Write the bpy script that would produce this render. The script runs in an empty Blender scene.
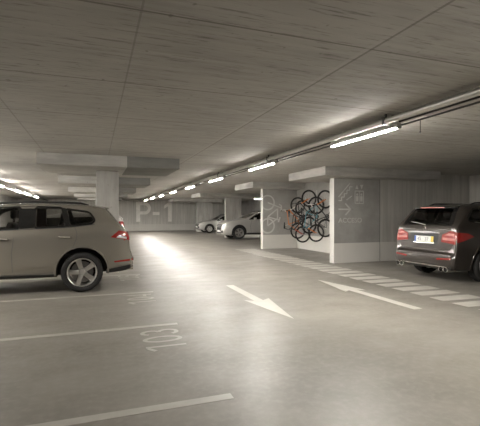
import bpy, bmesh, math, random
import numpy as np
from mathutils import Vector, Matrix
from mathutils.bvhtree import BVHTree
random.seed(7)
S = bpy.context.scene
COL = S.collection
PI = math.pi

# ------------------------------------------------------------ camera, world, exposure
cam_d = bpy.data.cameras.new('camera'); cam = bpy.data.objects.new('camera', cam_d); COL.objects.link(cam)
cam.location = (0, 0, 1.5)
cam.rotation_euler = (PI/2, 0, -math.atan2(145, 401))
cam_d.sensor_fit = 'HORIZONTAL'; cam_d.sensor_width = 36; cam_d.lens = 36*401/480
cam_d.shift_x = 0; cam_d.shift_y = 2/480
cam_d.clip_start = .05
S.camera = cam
W = bpy.data.worlds.new('world'); S.world = W; W.use_nodes = True
W.node_tree.nodes['Background'].inputs[0].default_value = (.9, .88, .82, 1)
W.node_tree.nodes['Background'].inputs[1].default_value = .01
S.view_settings.view_transform = 'Standard'; S.view_settings.look = 'None'
S.view_settings.gamma = 1; S.view_settings.exposure = 0.0
S.view_settings.use_curve_mapping = False
LAMP = 655.0

# ------------------------------------------------------------ materials
MATS = {}
def nt(name):
    m = bpy.data.materials.new(name); m.use_nodes = True
    t = m.node_tree; b = t.nodes['Principled BSDF']; MATS[name] = m
    return m, t, b
def N(t, typ, **kw):
    n = t.nodes.new(typ)
    for k, v in kw.items():
        if k.startswith('_'): setattr(n, k[1:], v)
        else:
            key = int(k[1:]) if k[0] == 'i' and k[1:].isdigit() else k
            n.inputs[key].default_value = v
    return n
def L(t, a, b): t.links.new(a, b)
def plain(name, col, rough=.5, metal=0, var=.06, scale=8, coat=0, spec=.5, emit=None, estr=0):
    m, t, b = nt(name)
    tc = N(t, 'ShaderNodeTexCoord')
    nz = N(t, 'ShaderNodeTexNoise', Scale=scale, Detail=3.0)
    L(t, tc.outputs['Object'], nz.inputs['Vector'])
    mx = N(t, 'ShaderNodeMix', _data_type='RGBA')
    mx.inputs[6].default_value = (*[c*(1-var) for c in col], 1); mx.inputs[7].default_value = (*[min(1, c*(1+var)) for c in col], 1)
    L(t, nz.outputs['Fac'], mx.inputs[0]); L(t, mx.outputs[2], b.inputs['Base Color'])
    b.inputs['Roughness'].default_value = rough; b.inputs['Metallic'].default_value = metal
    b.inputs['Coat Weight'].default_value = coat; b.inputs['Coat Roughness'].default_value = .08
    b.inputs['Specular IOR Level'].default_value = spec
    if emit: b.inputs['Emission Color'].default_value = (*emit, 1); b.inputs['Emission Strength'].default_value = estr
    return m
def ramp(t, src, stops):
    r = N(t, 'ShaderNodeValToRGB'); e = r.color_ramp.elements
    while len(e) < len(stops): e.new(.5)
    for k, (p, c) in enumerate(stops):
        e[k].position = p; e[k].color = (c, c, c, 1) if not isinstance(c, tuple) else (*c, 1)
    L(t, src, r.inputs[0]); return r.outputs[0]
def mathn(t, op, a, b=None, c=None):
    n = N(t, 'ShaderNodeMath', _operation=op)
    for k, v in enumerate((a, b, c)):
        if v is None: continue
        if isinstance(v, (int, float)): n.inputs[k].default_value = v
        else: L(t, v, n.inputs[k])
    return n.outputs[0]
def mixc(t, fac, a, b, mode='MIX'):
    n = N(t, 'ShaderNodeMix', _data_type='RGBA', _blend_type=mode)
    for k, v in ((0, fac), (6, a), (7, b)):
        if isinstance(v, (int, float)): n.inputs[k].default_value = v
        elif isinstance(v, tuple): n.inputs[k].default_value = (*v, 1)
        else: L(t, v, n.inputs[k])
    return n.outputs[2]
def mapped(t, scale, rot=(0, 0, 0)):
    tc = N(t, 'ShaderNodeTexCoord'); mp = N(t, 'ShaderNodeMapping')
    mp.inputs['Scale'].default_value = scale; mp.inputs['Rotation'].default_value = rot
    L(t, tc.outputs['Object'], mp.inputs['Vector']); return mp.outputs[0]
def noise(t, vec, scale, detail=4., rough=.55):
    n = N(t, 'ShaderNodeTexNoise', Scale=scale, Detail=detail, Roughness=rough); L(t, vec, n.inputs['Vector']); return n.outputs['Fac']
def bump(t, b, h, strength, dist=.01):
    n = N(t, 'ShaderNodeBump', Strength=strength, Distance=dist); L(t, h, n.inputs['Height']); L(t, n.outputs[0], b.inputs['Normal'])

def line_mask(t, coord, pos, w):
    d = mathn(t, 'ABSOLUTE', mathn(t, 'SUBTRACT', coord, pos))
    return mathn(t, 'LESS_THAN', d, w)

# polished concrete floor
m, t, b = nt('floor_concrete')
v1 = mapped(t, (1, 1, 1)); v2 = mapped(t, (.6, 1.0, 1))
n1 = noise(t, v1, .45, 5, .6); n2 = noise(t, v2, 2.2, 6, .65); n3 = noise(t, v1, 14, 4, .6)
c = mixc(t, ramp(t, n1, [(.32, 0.), (.70, 1.)]), (.145, .132, .111), (.235, .219, .191))
c = mixc(t, ramp(t, n2, [(.35, 0.), (.75, .30)]), c, (.115, .104, .087))
c = mixc(t, ramp(t, n3, [(.45, 0.), (.75, .4)]), c, (.26, .244, .216))
L(t, c, b.inputs['Base Color'])
rr = mathn(t, 'MULTIPLY_ADD', n2, .26, .285)
L(t, rr, b.inputs['Roughness']); b.inputs['Specular IOR Level'].default_value = .31
bump(t, b, noise(t, mapped(t, (1, 1, 1)), 3.5, 3, .5), .06, .02)

# board-marked concrete ceiling: boards run across the aisle, joints of the formwork sheets
m, t, b = nt('ceiling_concrete')
va = mapped(t, (.35, 5.0, 1)); vb = mapped(t, (1, 1, 1))
na = noise(t, va, 2.0, 6, .68); nb = noise(t, vb, .5, 4, .55); nc = noise(t, mapped(t, (.8, 9, 1)), 5, 4, .6); nd = noise(t, vb, 9, 2, .5)
c = mixc(t, ramp(t, na, [(.30, 0.), (.72, 1.)]), (.29, .277, .253), (.44, .424, .388))
c = mixc(t, ramp(t, nb, [(.40, 0.), (.62, .7)]), c, (.44, .422, .385))
c = mixc(t, ramp(t, nc, [(.55, 0.), (.70, .7)]), c, (.15, .14, .122))
c = mixc(t, ramp(t, nd, [(.70, 0.), (.76, .6)]), c, (.15, .14, .12))
tc = N(t, 'ShaderNodeTexCoord'); sp = N(t, 'ShaderNodeSeparateXYZ'); L(t, tc.outputs['Object'], sp.inputs[0])
fy = mathn(t, 'FRACT', mathn(t, 'MULTIPLY_ADD', sp.outputs['Y'], 1/1.6, -.75))
my = mathn(t, 'LESS_THAN', fy, .013)
mask = mathn(t, 'MAXIMUM', my, mathn(t, 'MULTIPLY', line_mask(t, sp.outputs['X'], .3, .008), .5))
mask = mathn(t, 'MAXIMUM', mask, mathn(t, 'MULTIPLY', line_mask(t, sp.outputs['X'], -1.07, .010), .5))
ridge = line_mask(t, sp.outputs['X'], 2.16, .022)
c = mixc(t, mathn(t, 'MULTIPLY', mask, .75), c, (.15, .14, .12))
c = mixc(t, mathn(t, 'MULTIPLY', ridge, .45), c, (.44, .42, .38))
c = mixc(t, mathn(t, 'MULTIPLY', line_mask(t, sp.outputs['X'], 2.20, .012), .6), c, (.15, .14, .12))
L(t, c, b.inputs['Base Color']); b.inputs['Roughness'].default_value = .8
b.inputs['Specular IOR Level'].default_value = .25
bump(t, b, mathn(t, 'ADD', na, mathn(t, 'MULTIPLY', ridge, .8)), .35, .015)

# walls: cast concrete, off-white painted plinth to 0.62 m
def wallmat(name, lo, hi, sc, plinth=True, boards=False):
    m, t, b = nt(name)
    tc = N(t, 'ShaderNodeTexCoord'); sp = N(t, 'ShaderNodeSeparateXYZ'); L(t, tc.outputs['Object'], sp.inputs[0])
    n1 = noise(t, mapped(t, sc), 1.6, 6, .62); n2 = noise(t, mapped(t, (1, 1, 1)), .8, 4, .5)
    n3 = noise(t, mapped(t, (1, 1, 1)), 11, 2, .5)
    c = mixc(t, ramp(t, n1, [(.36, 0.), (.64, 1.)]), lo, hi)
    c = mixc(t, ramp(t, n2, [(.35, 0.), (.75, .5)]), c, tuple(.85*x for x in lo))
    c = mixc(t, ramp(t, n3, [(.72, 0.), (.78, .5)]), c, tuple(.55*x for x in lo))
    if boards:
        s = mathn(t, 'ADD', sp.outputs['X'], sp.outputs['Y'])
        f = mathn(t, 'FRACT', mathn(t, 'MULTIPLY', s, 1/.16))
        c = mixc(t, mathn(t, 'MULTIPLY', mathn(t, 'LESS_THAN', f, .09), .35), c, tuple(.55*x for x in lo))
    if plinth:
        pc = mixc(t, n1, (.58, .56, .52), (.68, .66, .61))
        c = mixc(t, mathn(t, 'LESS_THAN', sp.outputs['Z'], .62), c, pc)
    L(t, c, b.inputs['Base Color']); b.inputs['Roughness'].default_value = .75; b.inputs['Specular IOR Level'].default_value = .3
    bump(t, b, n1, .25, .01)
    return m
wallmat('wall_concrete', (.31, .30, .28), (.42, .41, .385), (.6, .6, .6))
wallmat('board_wall', (.42, .405, .372), (.56, .545, .504), (4, 4, .25), boards=True)
wallmat('capital_concrete', (.36, .35, .325), (.56, .545, .51), (.5, .5, 2), plinth=False)
wallmat('end_wall', (.52, .503, .463), (.68, .663, .615), (4, 4, .25), boards=True)  # board concrete lightened: extra tone stands in for lamp light at the far end
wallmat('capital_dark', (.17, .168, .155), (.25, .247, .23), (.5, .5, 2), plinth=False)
wallmat('column_concrete', (.33, .32, .295), (.46, .445, .41), (3, 3, .5), plinth=True)
plain('white_paint', (.52, .505, .47), .6, var=.05)
plain('wall_sign_paint', (.55, .545, .515), .7, var=.22, scale=6)
plain('big_letter_paint', (.86, .84, .79), .7, var=.15, scale=4)  # lightened together with the end wall, brightness put into the colour
plain('floor_paint', (.40, .385, .345), .45, var=.12, scale=5)
plain('walkway_paint', (.40, .382, .34), .45, var=.2, scale=6)
plain('floor_paint_worn', (.33, .312, .275), .45, var=.22, scale=7)
plain('galvanised', (.50, .49, .46), .4, .6, var=.1)
plain('black_pipe', (.035, .033, .03), .45)
plain('lamp_housing', (.55, .54, .5), .5)
plain('lamp_diffuser', (.9, .9, .88), .4, emit=(1, .957, .90), estr=LAMP)
plain('black_plastic', (.018, .018, .018), .55)
plain('gloss_black', (.010, .010, .010), .12, coat=.5)
plain('trim_grey', (.05, .048, .045), .5)
plain('rubber', (.022, .021, .02), .75, spec=.3)
plain('interior', (.05, .047, .043), .8, spec=.2)
plain('seat_leather', (.035, .03, .027), .6)
plain('chrome', (.78, .77, .74), .15, 1.0, var=.02)
plain('alloy', (.62, .60, .57), .28, .9, var=.04)
plain('brake_steel', (.25, .24, .23), .4, .8)
plain('tail_red', (.24, .018, .015), .12, coat=.6, var=.25, scale=14)
plain('tail_pink', (.50, .19, .165), .15, coat=.5, var=.2, scale=14)
plain('lamp_clear', (.72, .71, .68), .12, .3, coat=.6)
plain('plate_white', (.78, .78, .74), .4)
plain('plate_blue', (.05, .12, .45), .4)
plain('plate_yellow', (.75, .55, .08), .4)
plain('plate_ink', (.22, .22, .23), .5)
def paint(name, col, metal=.55, rough=.32):
    return plain(name, col, rough, metal, var=.02, scale=300, coat=.7)
paint('paint_taupe', (.29, .267, .228), .55, .25)
paint('paint_umber', (.042, .035, .030), .45, .28)
paint('paint_white', (.52, .505, .47), .2, .3)
paint('paint_silver', (.42, .41, .385), .35, .35)
paint('paint_grey', (.20, .195, .185))
def glass(name, tint, refl=.1):
    m = bpy.data.materials.new(name); m.use_nodes = True; t = m.node_tree; t.nodes.clear(); MATS[name] = m
    o = N(t, 'ShaderNodeOutputMaterial'); mx = N(t, 'ShaderNodeMixShader'); tr = N(t, 'ShaderNodeBsdfTransparent'); gl = N(t, 'ShaderNodeBsdfGlossy', Roughness=.03)
    lw = N(t, 'ShaderNodeFresnel', IOR=1.5)
    tr.inputs[0].default_value = (*tint, 1); gl.inputs[0].default_value = (.9, .9, .9, 1)
    L(t, lw.outputs[0], mx.inputs[0]); L(t, tr.outputs[0], mx.inputs[1]); L(t, gl.outputs[0], mx.inputs[2]); L(t, mx.outputs[0], o.inputs[0])
glass('car_glass', (.72, .72, .70)); glass('car_glass_dark', (.07, .07, .07))

# ------------------------------------------------------------ mesh helpers
def sharpen(bm, ang=35):
    for f in bm.faces: f.smooth = True
    a = math.radians(ang)
    for e in bm.edges:
        if len(e.link_faces) == 2 and e.calc_face_angle(0) > a: e.smooth = False
def obj(name, bm, mats, parent=None, ang=35, smooth=True):
    bmesh.ops.recalc_face_normals(bm, faces=bm.faces)
    if smooth: sharpen(bm, ang)
    me = bpy.data.meshes.new(name); bm.to_mesh(me); bm.free()
    for mm in (mats if isinstance(mats, (list, tuple)) else [mats]): me.materials.append(MATS[mm])
    o = bpy.data.objects.new(name, me); COL.objects.link(o)
    if parent: o.parent = parent
    return o
def tag(o, label, cat, group=None):
    o['label'] = label; o['category'] = cat
    if group: o['group'] = group
    return o
def thing(name, label, cat, loc=(0, 0, 0), rz=0, group=None):
    o = bpy.data.objects.new(name, None); COL.objects.link(o); o.location = loc; o.rotation_euler = (0, 0, rz); o.empty_display_size = .1
    return tag(o, label, cat, group)
def struct(name, bm, mats, **k):
    o = obj(name, bm, mats, **k); o['kind'] = 'structure'; return o
def copy_tree(o, parent=None):
    c = o.copy(); COL.objects.link(c)
    if parent: c.parent = parent
    for ch in o.children: copy_tree(ch, c)
    return c
def box(bm, x0, x1, y0, y1, z0, z1, bev=0, mat=0):
    r = bmesh.ops.create_cube(bm, size=1)
    bmesh.ops.scale(bm, vec=(x1-x0, y1-y0, z1-z0), verts=r['verts'])
    bmesh.ops.translate(bm, vec=((x0+x1)/2, (y0+y1)/2, (z0+z1)/2), verts=r['verts'])
    fs = list({f for v in r['verts'] for f in v.link_faces})
    for f in fs: f.material_index = mat
    if bev:
        es = list({e for v in r['verts'] for e in v.link_edges})
        bmesh.ops.bevel(bm, geom=es, offset=bev, segments=2, affect='EDGES', profile=.5)
    return fs
def bx(*a, **k):
    bm = bmesh.new(); box(bm, *a, **k); return bm
def tube(bm, pts, r, n=8, mat=0, caps=True):
    pts = [Vector(p) for p in pts]; rings = []
    up = None
    for i, p in enumerate(pts):
        d = (pts[min(i+1, len(pts)-1)]-pts[max(i-1, 0)]).normalized()
        if up is None: up = d.orthogonal().normalized()
        up = (up-d*up.dot(d)).normalized(); s = d.cross(up)
        ri = r[i] if isinstance(r, (list, tuple)) else r
        rings.append([bm.verts.new(p+(up*math.cos(2*PI*k/n)+s*math.sin(2*PI*k/n))*ri) for k in range(n)])
    for a, b2 in zip(rings, rings[1:]):
        for k in range(n):
            f = bm.faces.new((a[k], a[(k+1) % n], b2[(k+1) % n], b2[k])); f.material_index = mat
    if caps:
        bm.faces.new(rings[0][::-1]).material_index = mat; bm.faces.new(rings[-1]).material_index = mat
def lathe(bm, prof, n=32, axis='y', mat=0, closed=False):
    rings = []
    for r, h in prof:
        ring = []
        for k in range(n):
            a = 2*PI*k/n
            p = (r*math.cos(a), h, r*math.sin(a)) if axis == 'y' else (r*math.cos(a), r*math.sin(a), h)
            ring.append(bm.verts.new(p))
        rings.append(ring)
    prs = list(zip(rings, rings[1:]))
    if closed: prs.append((rings[-1], rings[0]))
    for a, b2 in prs:
        for k in range(n):
            bm.faces.new((a[k], a[(k+1) % n], b2[(k+1) % n], b2[k])).material_index = mat
    if not closed:
        for ring in (rings[0], rings[-1]):
            try: bm.faces.new(ring).material_index = mat
            except ValueError: pass
def prism(bm, poly, fn, d0, d1, mat=0):
    """poly in 2D, fn(a,b,d)->xyz"""
    A = [bm.verts.new(fn(a, b2, d0)) for a, b2 in poly]; B = [bm.verts.new(fn(a, b2, d1)) for a, b2 in poly]
    n = len(poly)
    bm.faces.new(A[::-1]).material_index = mat; bm.faces.new(B).material_index = mat
    for k in range(n): bm.faces.new((A[k], A[(k+1) % n], B[(k+1) % n], B[k])).material_index = mat
XY = lambda a, b2, d: (a, b2, d)
XZ = lambda a, b2, d: (a, d, b2)
YZ = lambda a, b2, d: (d, a, b2)
def stroke2(pts, w):
    """flat stroke as list of quads (2D)"""
    out = []
    for p, q in zip(pts, pts[1:]):
        p = Vector(p); q = Vector(q); d = (q-p).normalized(); n = Vector((-d.y, d.x))*w/2
        p2 = p-d*w*.0; q2 = q+d*w*.0
        out.append([tuple(p2-n), tuple(q2-n), tuple(q2+n), tuple(p2+n)])
    return out
def ring2(cx, cy, r0, r1, n=28, a0=0, a1=2*PI):
    out = []
    for k in range(n):
        a = a0+(a1-a0)*k/n; c2 = a0+(a1-a0)*(k+1)/n
        out.append([(cx+r0*math.cos(a), cy+r0*math.sin(a)), (cx+r1*math.cos(a), cy+r1*math.sin(a)), (cx+r1*math.cos(c2), cy+r1*math.sin(c2)), (cx+r0*math.cos(c2), cy+r0*math.sin(c2))])
    return out
def text_bm(s, sx, sy, thick, mtx, bold=0.0):
    cu = bpy.data.curves.new('txt', 'FONT'); cu.body = s; cu.extrude = .5; cu.offset = bold; cu.resolution_u = 4
    o = bpy.data.objects.new('txt', cu); COL.objects.link(o)
    dg = bpy.context.evaluated_depsgraph_get(); me = bpy.data.meshes.new_from_object(o.evaluated_get(dg))
    bm = bmesh.new(); bm.from_mesh(me)
    bpy.data.objects.remove(o); bpy.data.curves.remove(cu); bpy.data.meshes.remove(me)
    xs = [v.co.x for v in bm.verts]; ys = [v.co.y for v in bm.verts]
    x0, x1, y0, y1 = min(xs), max(xs), min(ys), max(ys)
    for v in bm.verts:
        v.co = Vector(((v.co.x-x0)/(x1-x0)*sx, (v.co.y-y0)/(y1-y0)*sy, (v.co.z+.5)*thick))
    bm.transform(mtx)
    return bm
def frame(o, ex, ey):
    ex = Vector(ex); ey = Vector(ey); ez = ex.cross(ey)
    M = Matrix.Identity(4)
    for i in range(3): M[i][0] = ex[i]; M[i][1] = ey[i]; M[i][2] = ez[i]; M[i][3] = o[i]
    return M

# ------------------------------------------------------------ the garage itself
YB, YF = -8.0, 39.0
struct('floor', bx(-6.5, 14.4, YB-.2, YF+.3, -.2, 0), 'floor_concrete', smooth=False)
struct('ceiling', bx(-6.5, 14.4, YB-.2, YF+.3, 2.9, 3.1), 'ceiling_concrete', smooth=False)
struct('wall_left', bx(-6.5, -6.2, YB, YF, 0, 2.9), 'wall_concrete', smooth=False)
struct('wall_back', bx(-6.5, 14.4, YF, YF+.3, 0, 2.9), 'end_wall', smooth=False)
struct('wall_front', bx(-6.5, 14.4, YB-.2, YB, 0, 2.9), 'wall_concrete', smooth=False)
struct('wall_right', bx(12.6, 12.9, YB, 10.7, 0, 2.9), 'board_wall', smooth=False)
struct('wall_right_far', bx(14.1, 14.4, 10.95, YF, 0, 2.9), 'wall_concrete', smooth=False)
# pier wall with the ACCESO sign: plain sheet to the joint, board-marked beyond it
bm = bmesh.new(); fs = box(bm, 6.97, 8.69, 10.7, 10.95, 0, 2.9)
for f in fs:
    f.normal_update()
    if f.normal.x < -.9: f.material_index = 1
box(bm, 8.69, 8.715, 10.715, 10.95, 0, 2.9, mat=2); box(bm, 8.715, 14.4, 10.7, 10.95, 0, 2.9, mat=3)
struct('wall_access', bm, ['wall_concrete', 'white_paint', 'trim_grey', 'board_wall'], smooth=False)
bm = bmesh.new(); fs = box(bm, 6.97, 8.65, 16.3, 16.55, 0, 2.9)
for f in fs:
    f.normal_update()
    if f.normal.x < -.9: f.material_index = 1
struct('wall_bicycle_bay', bm, ['wall_concrete', 'white_paint'], smooth=False)
struct('wall_bicycle_back', bx(8.65, 8.9, 10.95, 16.55, 0, 2.9), 'white_plaster' if 0 else 'wall_concrete', smooth=False)
for k, (x0, x1, y0, y1) in enumerate([(8.17, 9.27, 25.35, 25.65), (8.45, 9.8, 34.5, 34.8)]):
    bm = bmesh.new(); fs = box(bm, x0, x1, y0, y1, 0, 2.9)
    for f in fs:
        f.normal_update()
        if f.normal.x < -.9: f.material_index = 1
    o = struct('trim_pier_%d' % (k+1), bm, ['column_concrete', 'column_concrete'], smooth=False)
# columns of the left row with their capitals
for k, y in enumerate([9.9, 15.5, 21.1, 26.7, 32.3]):
    struct('trim_column_%d' % (k+1), bx(.03, .58, y+.95, y+1.45, 0, 2.64, bev=.012), 'column_concrete')
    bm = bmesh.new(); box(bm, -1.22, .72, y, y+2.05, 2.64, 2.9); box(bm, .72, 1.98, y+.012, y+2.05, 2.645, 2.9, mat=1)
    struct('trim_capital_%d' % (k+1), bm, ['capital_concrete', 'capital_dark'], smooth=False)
for k, y in enumerate([9.97, 15.55, 24.6, 33.7]):
    struct('trim_slab_%d' % (k+1), bx(6.2, 10.5, y, y+2.3, 2.65, 2.9), 'capital_concrete', smooth=False)
#MARKINGS
# ------------------------------------------------------------ floor markings
ORD = ['first', 'second', 'third', 'fourth', 'fifth', 'sixth', 'seventh', 'eighth', 'ninth', 'tenth', 'eleventh', 'twelfth', 'thirteenth', 'fourteenth', 'fifteenth', 'sixteenth', 'seventeenth', 'eighteenth', 'nineteenth', 'twentieth', 'twenty-first', 'twenty-second', 'twenty-third', 'twenty-fourth', 'twenty-fifth', 'twenty-sixth']
T = .002
lab = {3.15: 'worn white bay line nearest the camera at the bottom edge', 5.5: 'white bay line just behind the painted number 103', 7.95: 'white bay line beside the taupe car, behind the number 104', 10.4: 'white bay line beyond the taupe car, behind the number 105', 12.8: 'white bay line hidden behind the taupe car, past number 105'}
for y, tx in lab.items():
    tag(obj('parking_line', bx(-4.0, 1.07, y-.05, y+.05, 0, T), 'floor_paint_worn'), tx, 'floor marking', 'bay lines on the left')
def digit(c):
    """strokes of one numeral in a 1 x 1 box (across, up)"""
    arc = lambda cx, cy, rx, ry, a0, a1, n=12: [(cx+rx*math.cos(math.radians(a0+(a1-a0)*k/n)), cy+ry*math.sin(math.radians(a0+(a1-a0)*k/n))) for k in range(n+1)]
    return {'0': [arc(.5, .5, .42, .46, 0, 360, 24)], '1': [[(.62, 1.0), (.62, .0)], [(.02, .80), (.50, .96)]],
            '3': [arc(.46, .73, .36, .23, 160, -90), arc(.46, .27, .42, .25, 90, -160)],
            '4': [[(.70, 0), (.70, .97), (.08, .28), (.95, .28)]],
            '5': [[(.86, .96), (.22, .96), (.16, .52)], arc(.46, .31, .42, .29, 135, -150)]}[c]
for s, y0, m_ in (('103', 4.46, 'nearest'), ('104', 6.95, 'middle'), ('105', 9.5, 'farthest')):
    bm = bmesh.new()
    for k, ch in enumerate(s):
        for pl in digit(ch):
            pts = [(1.0-b2*.46, y0+k*.30+a*.235) for a, b2 in pl]
            ring = []
            for q, p in enumerate(pts):
                a_ = Vector(pts[max(q-1, 0)]); c_ = Vector(pts[min(q+1, len(pts)-1)]); p = Vector(p)
                if ch == '0' and q in (0, len(pts)-1): a_ = Vector(pts[-2]); c_ = Vector(pts[1])
                d1 = (p-a_).normalized() if (p-a_).length > 1e-6 else (c_-p).normalized(); d2 = (c_-p).normalized() if (c_-p).length > 1e-6 else d1
                t_ = (d1+d2).normalized(); n_ = Vector((-t_.y, t_.x)); w_ = .027/max(.5, math.sqrt(max(.0, (1+d1.dot(d2))/2)))
                ring.append([bm.verts.new((p.x+sg*n_.x*w_, p.y+sg*n_.y*w_, z_)) for sg, z_ in ((-1, 0), (1, 0), (1, T), (-1, T))])
            for a_, c_ in zip(ring, ring[1:]):
                for q in range(4): bm.faces.new((a_[q], a_[(q+1) % 4], c_[(q+1) % 4], c_[q]))
            bm.faces.new(ring[0]); bm.faces.new(ring[-1])
    tag(obj('bay_number', bm, 'floor_paint_worn', smooth=False), 'painted bay number %s on the floor, %s of the three numbers' % (s, m_), 'floor marking', 'bay numbers on the floor')
def arrow(x, tip, tail, label):
    s = 1 if tail > tip else -1
    bm = bmesh.new()
    hy = tip+s*1.45
    prism(bm, [(x-.085, tail), (x-.085, hy-s*.12), (x-.24, hy), (x, tip), (x+.24, hy), (x+.085, hy-s*.12), (x+.085, tail)], XY, 0, T)
    tag(obj('floor_arrow', bm, 'floor_paint', smooth=False), label, 'floor arrow', 'direction arrows on the aisle')
arrow(2.70, 5.17, 8.12, 'white floor arrow pointing towards the camera in the left lane')
arrow(4.85, 8.12, 5.05, 'white floor arrow pointing away from the camera in the right lane')
k = 0; y = 4.35
while y < 16.3:
    bm = bmesh.new(); prism(bm, [(5.72, y+.04), (6.62, y), (6.62, y+.32), (5.72, y+.36)], XY, 0, T)
    tag(obj('walkway_stripe', bm, 'walkway_paint', smooth=False), 'white stripe of the painted walkway at right, %s counted from the near end' % ORD[k], 'floor marking', 'stripes of the painted walkway')
    y += .49; k += 1

# ------------------------------------------------------------ wall signs
def flat(name, polys, fn, d0, d1, mat, label, cat='wall sign', group=None):
    bm = bmesh.new()
    for k, p in enumerate(polys): prism(bm, p, fn, d0-k*4e-5, d1)
    return tag(obj(name, bm, mat, smooth=False), label, cat, group)
Y1 = 10.7
st = [(7.13, 1.95), (7.24, 1.95), (7.24, 2.06), (7.34, 2.06), (7.34, 2.17), (7.44, 2.17), (7.44, 2.28), (7.54, 2.28), (7.54, 2.39), (7.64, 2.39)]
P = stroke2(st, .035)+stroke2([(7.13, 2.06), (7.55, 2.50)], .03)+stroke2([(7.42, 1.97), (7.62, 2.10)], .03)
flat('stair_pictogram', P, XZ, Y1-.004, Y1-.001, 'wall_sign_paint', 'faded white staircase pictogram at the top of the concrete pier wall')
P = stroke2([(7.74, 1.87), (8.06, 1.87), (8.06, 2.26), (7.74, 2.26), (7.74, 1.87)], .03)+stroke2([(7.90, 1.87), (7.90, 2.26)], .02)
for cx in (7.82, 7.98):
    P += [[(cx-.045, 1.93), (cx+.045, 1.93), (cx+.045, 2.10), (cx-.045, 2.10)]]+ring2(cx, 2.15, 0.001, .035, 10)
P += [[(7.75, 2.32), (7.87, 2.32), (7.81, 2.46)], [(8.05, 2.46), (7.93, 2.46), (7.99, 2.32)]]
flat('lift_pictogram', P, XZ, Y1-.004, Y1-.001, 'wall_sign_paint', 'faded white lift pictogram beside the staircase sign')
P = stroke2([(7.13, 1.68), (7.56, 1.68)], .045)+stroke2([(7.38, 1.86), (7.57, 1.68), (7.38, 1.50)], .045)
flat('arrow_sign', P, XZ, Y1-.004, Y1-.001, 'wall_sign_paint', 'faded white arrow pointing right above the word ACCESO')
tag(obj('access_lettering', text_bm('ACCESO', .88, .15, .003, frame((7.12, Y1-.001, 1.26), (1, 0, 0), (0, 0, 1)), bold=.012), 'wall_sign_paint', smooth=False), 'faded white ACCESO lettering on the concrete pier wall', 'wall sign')
# big P-1 on the back wall
bm = bmesh.new(); zb, zt = .86, 2.72; yw = YF
P = stroke2([(3.85, zb), (3.85, zt)], .38)
P += [[(4.0, zt), (4.0, zt-.3), (4.45, zt-.3), (4.45, zt)], [(4.0, 1.85), (4.0, 1.55), (4.45, 1.55), (4.45, 1.85)]]
P += ring2(4.45, (zt+1.55)/2, (zt-1.55)/2-.3, (zt-1.55)/2, 14, -PI/2, PI/2)
P += [[(5.2, 1.5), (5.85, 1.5), (5.85, 1.8), (5.2, 1.8)]]
P += stroke2([(6.85, zb), (6.85, zt)], .36)+[[(6.67, zt), (6.3, zt-.3), (6.3, zt-.6), (6.67, zt-.38)]]
flat('level_lettering', P, XZ, yw-.005, yw-.001, 'big_letter_paint', 'huge pale P-1 lettering painted on the far end wall')
# bicycle pictogram standing on end on the bay wall
yw = 16.3; X0 = 6.97
P = ring2(7.2, 1.02, .28, .345, 26)+ring2(7.2, 2.05, .28, .345, 26)
P += stroke2([(7.2, 1.02), (7.68, 1.35), (7.68, 1.78), (7.2, 1.42), (7.2, 1.02)], .055)+stroke2([(7.2, 1.42), (7.72, 1.28)], .055)+stroke2([(7.2, 2.05), (7.85, 1.82)], .055)
P += stroke2([(7.72, 1.18), (7.80, 1.40)], .07)+stroke2([(7.85, 1.68), (7.87, 1.92), (7.75, 1.98)], .055)
P = [[(max(a, X0), b2) for a, b2 in p] for p in P if max(a for a, b2 in p) > X0+.002]
flat('bicycle_pictogram', P, XZ, yw-.004, yw-.001, 'wall_sign_paint', 'large pale bicycle pictogram standing on end on the bicycle bay wall')

# ------------------------------------------------------------ lamps, pipes
def make_light(label, bare=False):
    o = thing('ceiling_light', label, 'light', group='fluorescent ceiling lights')
    obj('housing', bx(-.034, .034, -.83, .83, .03, .09, bev=.008), 'lamp_housing', o)
    rz_ = .018 if bare else .004
    obj('reflector', bx(-.036, .036, -.81, .81, rz_, .035, bev=.004), 'lamp_housing', o)
    bm = bmesh.new(); prism(bm, [(-.027, .03), (.027, .03), (.027, .005), (.02, -.006), (-.02, -.006), (-.027, .005)], lambda a, b2, d: (a, d, b2), -.80, .80)
    obj('diffuser', bm, 'lamp_diffuser', o)
    for s in (-1, 1): obj('end_cap', bx(-.038, .038, s*.815-.014, s*.815+.014, -.016, .036, bev=.005), 'lamp_housing', o)
    for s in (-.5, .5): obj('hanger', bx(-.012, .012, s-.012, s+.012, .085, .20), 'galvanised', o)
    return o
place = ['nearest', 'second nearest', 'third nearest', 'fourth nearest', 'fifth nearest', 'sixth nearest', 'seventh nearest', 'eighth nearest', 'ninth nearest', 'tenth nearest']
proto = None
for k in range(9):
    l_ = 'long lit fluorescent light over the aisle, %s one in view on the pipe run' % place[k-1] if k else 'lit fluorescent light on the pipe run, just outside the picture at right'
    if proto is None: proto = make_light(l_); o = proto
    else: o = copy_tree(proto); o['label'] = l_
    o.location = (3.92, 1.25+4.0*k, 2.7)
bare = make_light('lit bare fluorescent light over the left wall, nearest in the left hand row', True)
for k, y in enumerate([6.8, 10.8, 14.8, 18.8, 22.9, 26.0, 29.6]):
    o = copy_tree(bare) if k else bare; o.location = (-3.7, y, 2.7); o['label'] = 'lit fluorescent light above the taupe car, %s of the left row in view' % place[k-3] if k > 2 else 'lit fluorescent light of the left row outside the picture, %s from its near end' % ['first', 'second', 'third'][k]
o = copy_tree(proto); o.location = (12.0, 27.8, 2.7); o.rotation_euler.z = PI/2; o['label'] = 'lit fluorescent light in the bays beyond the white cars'
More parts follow.
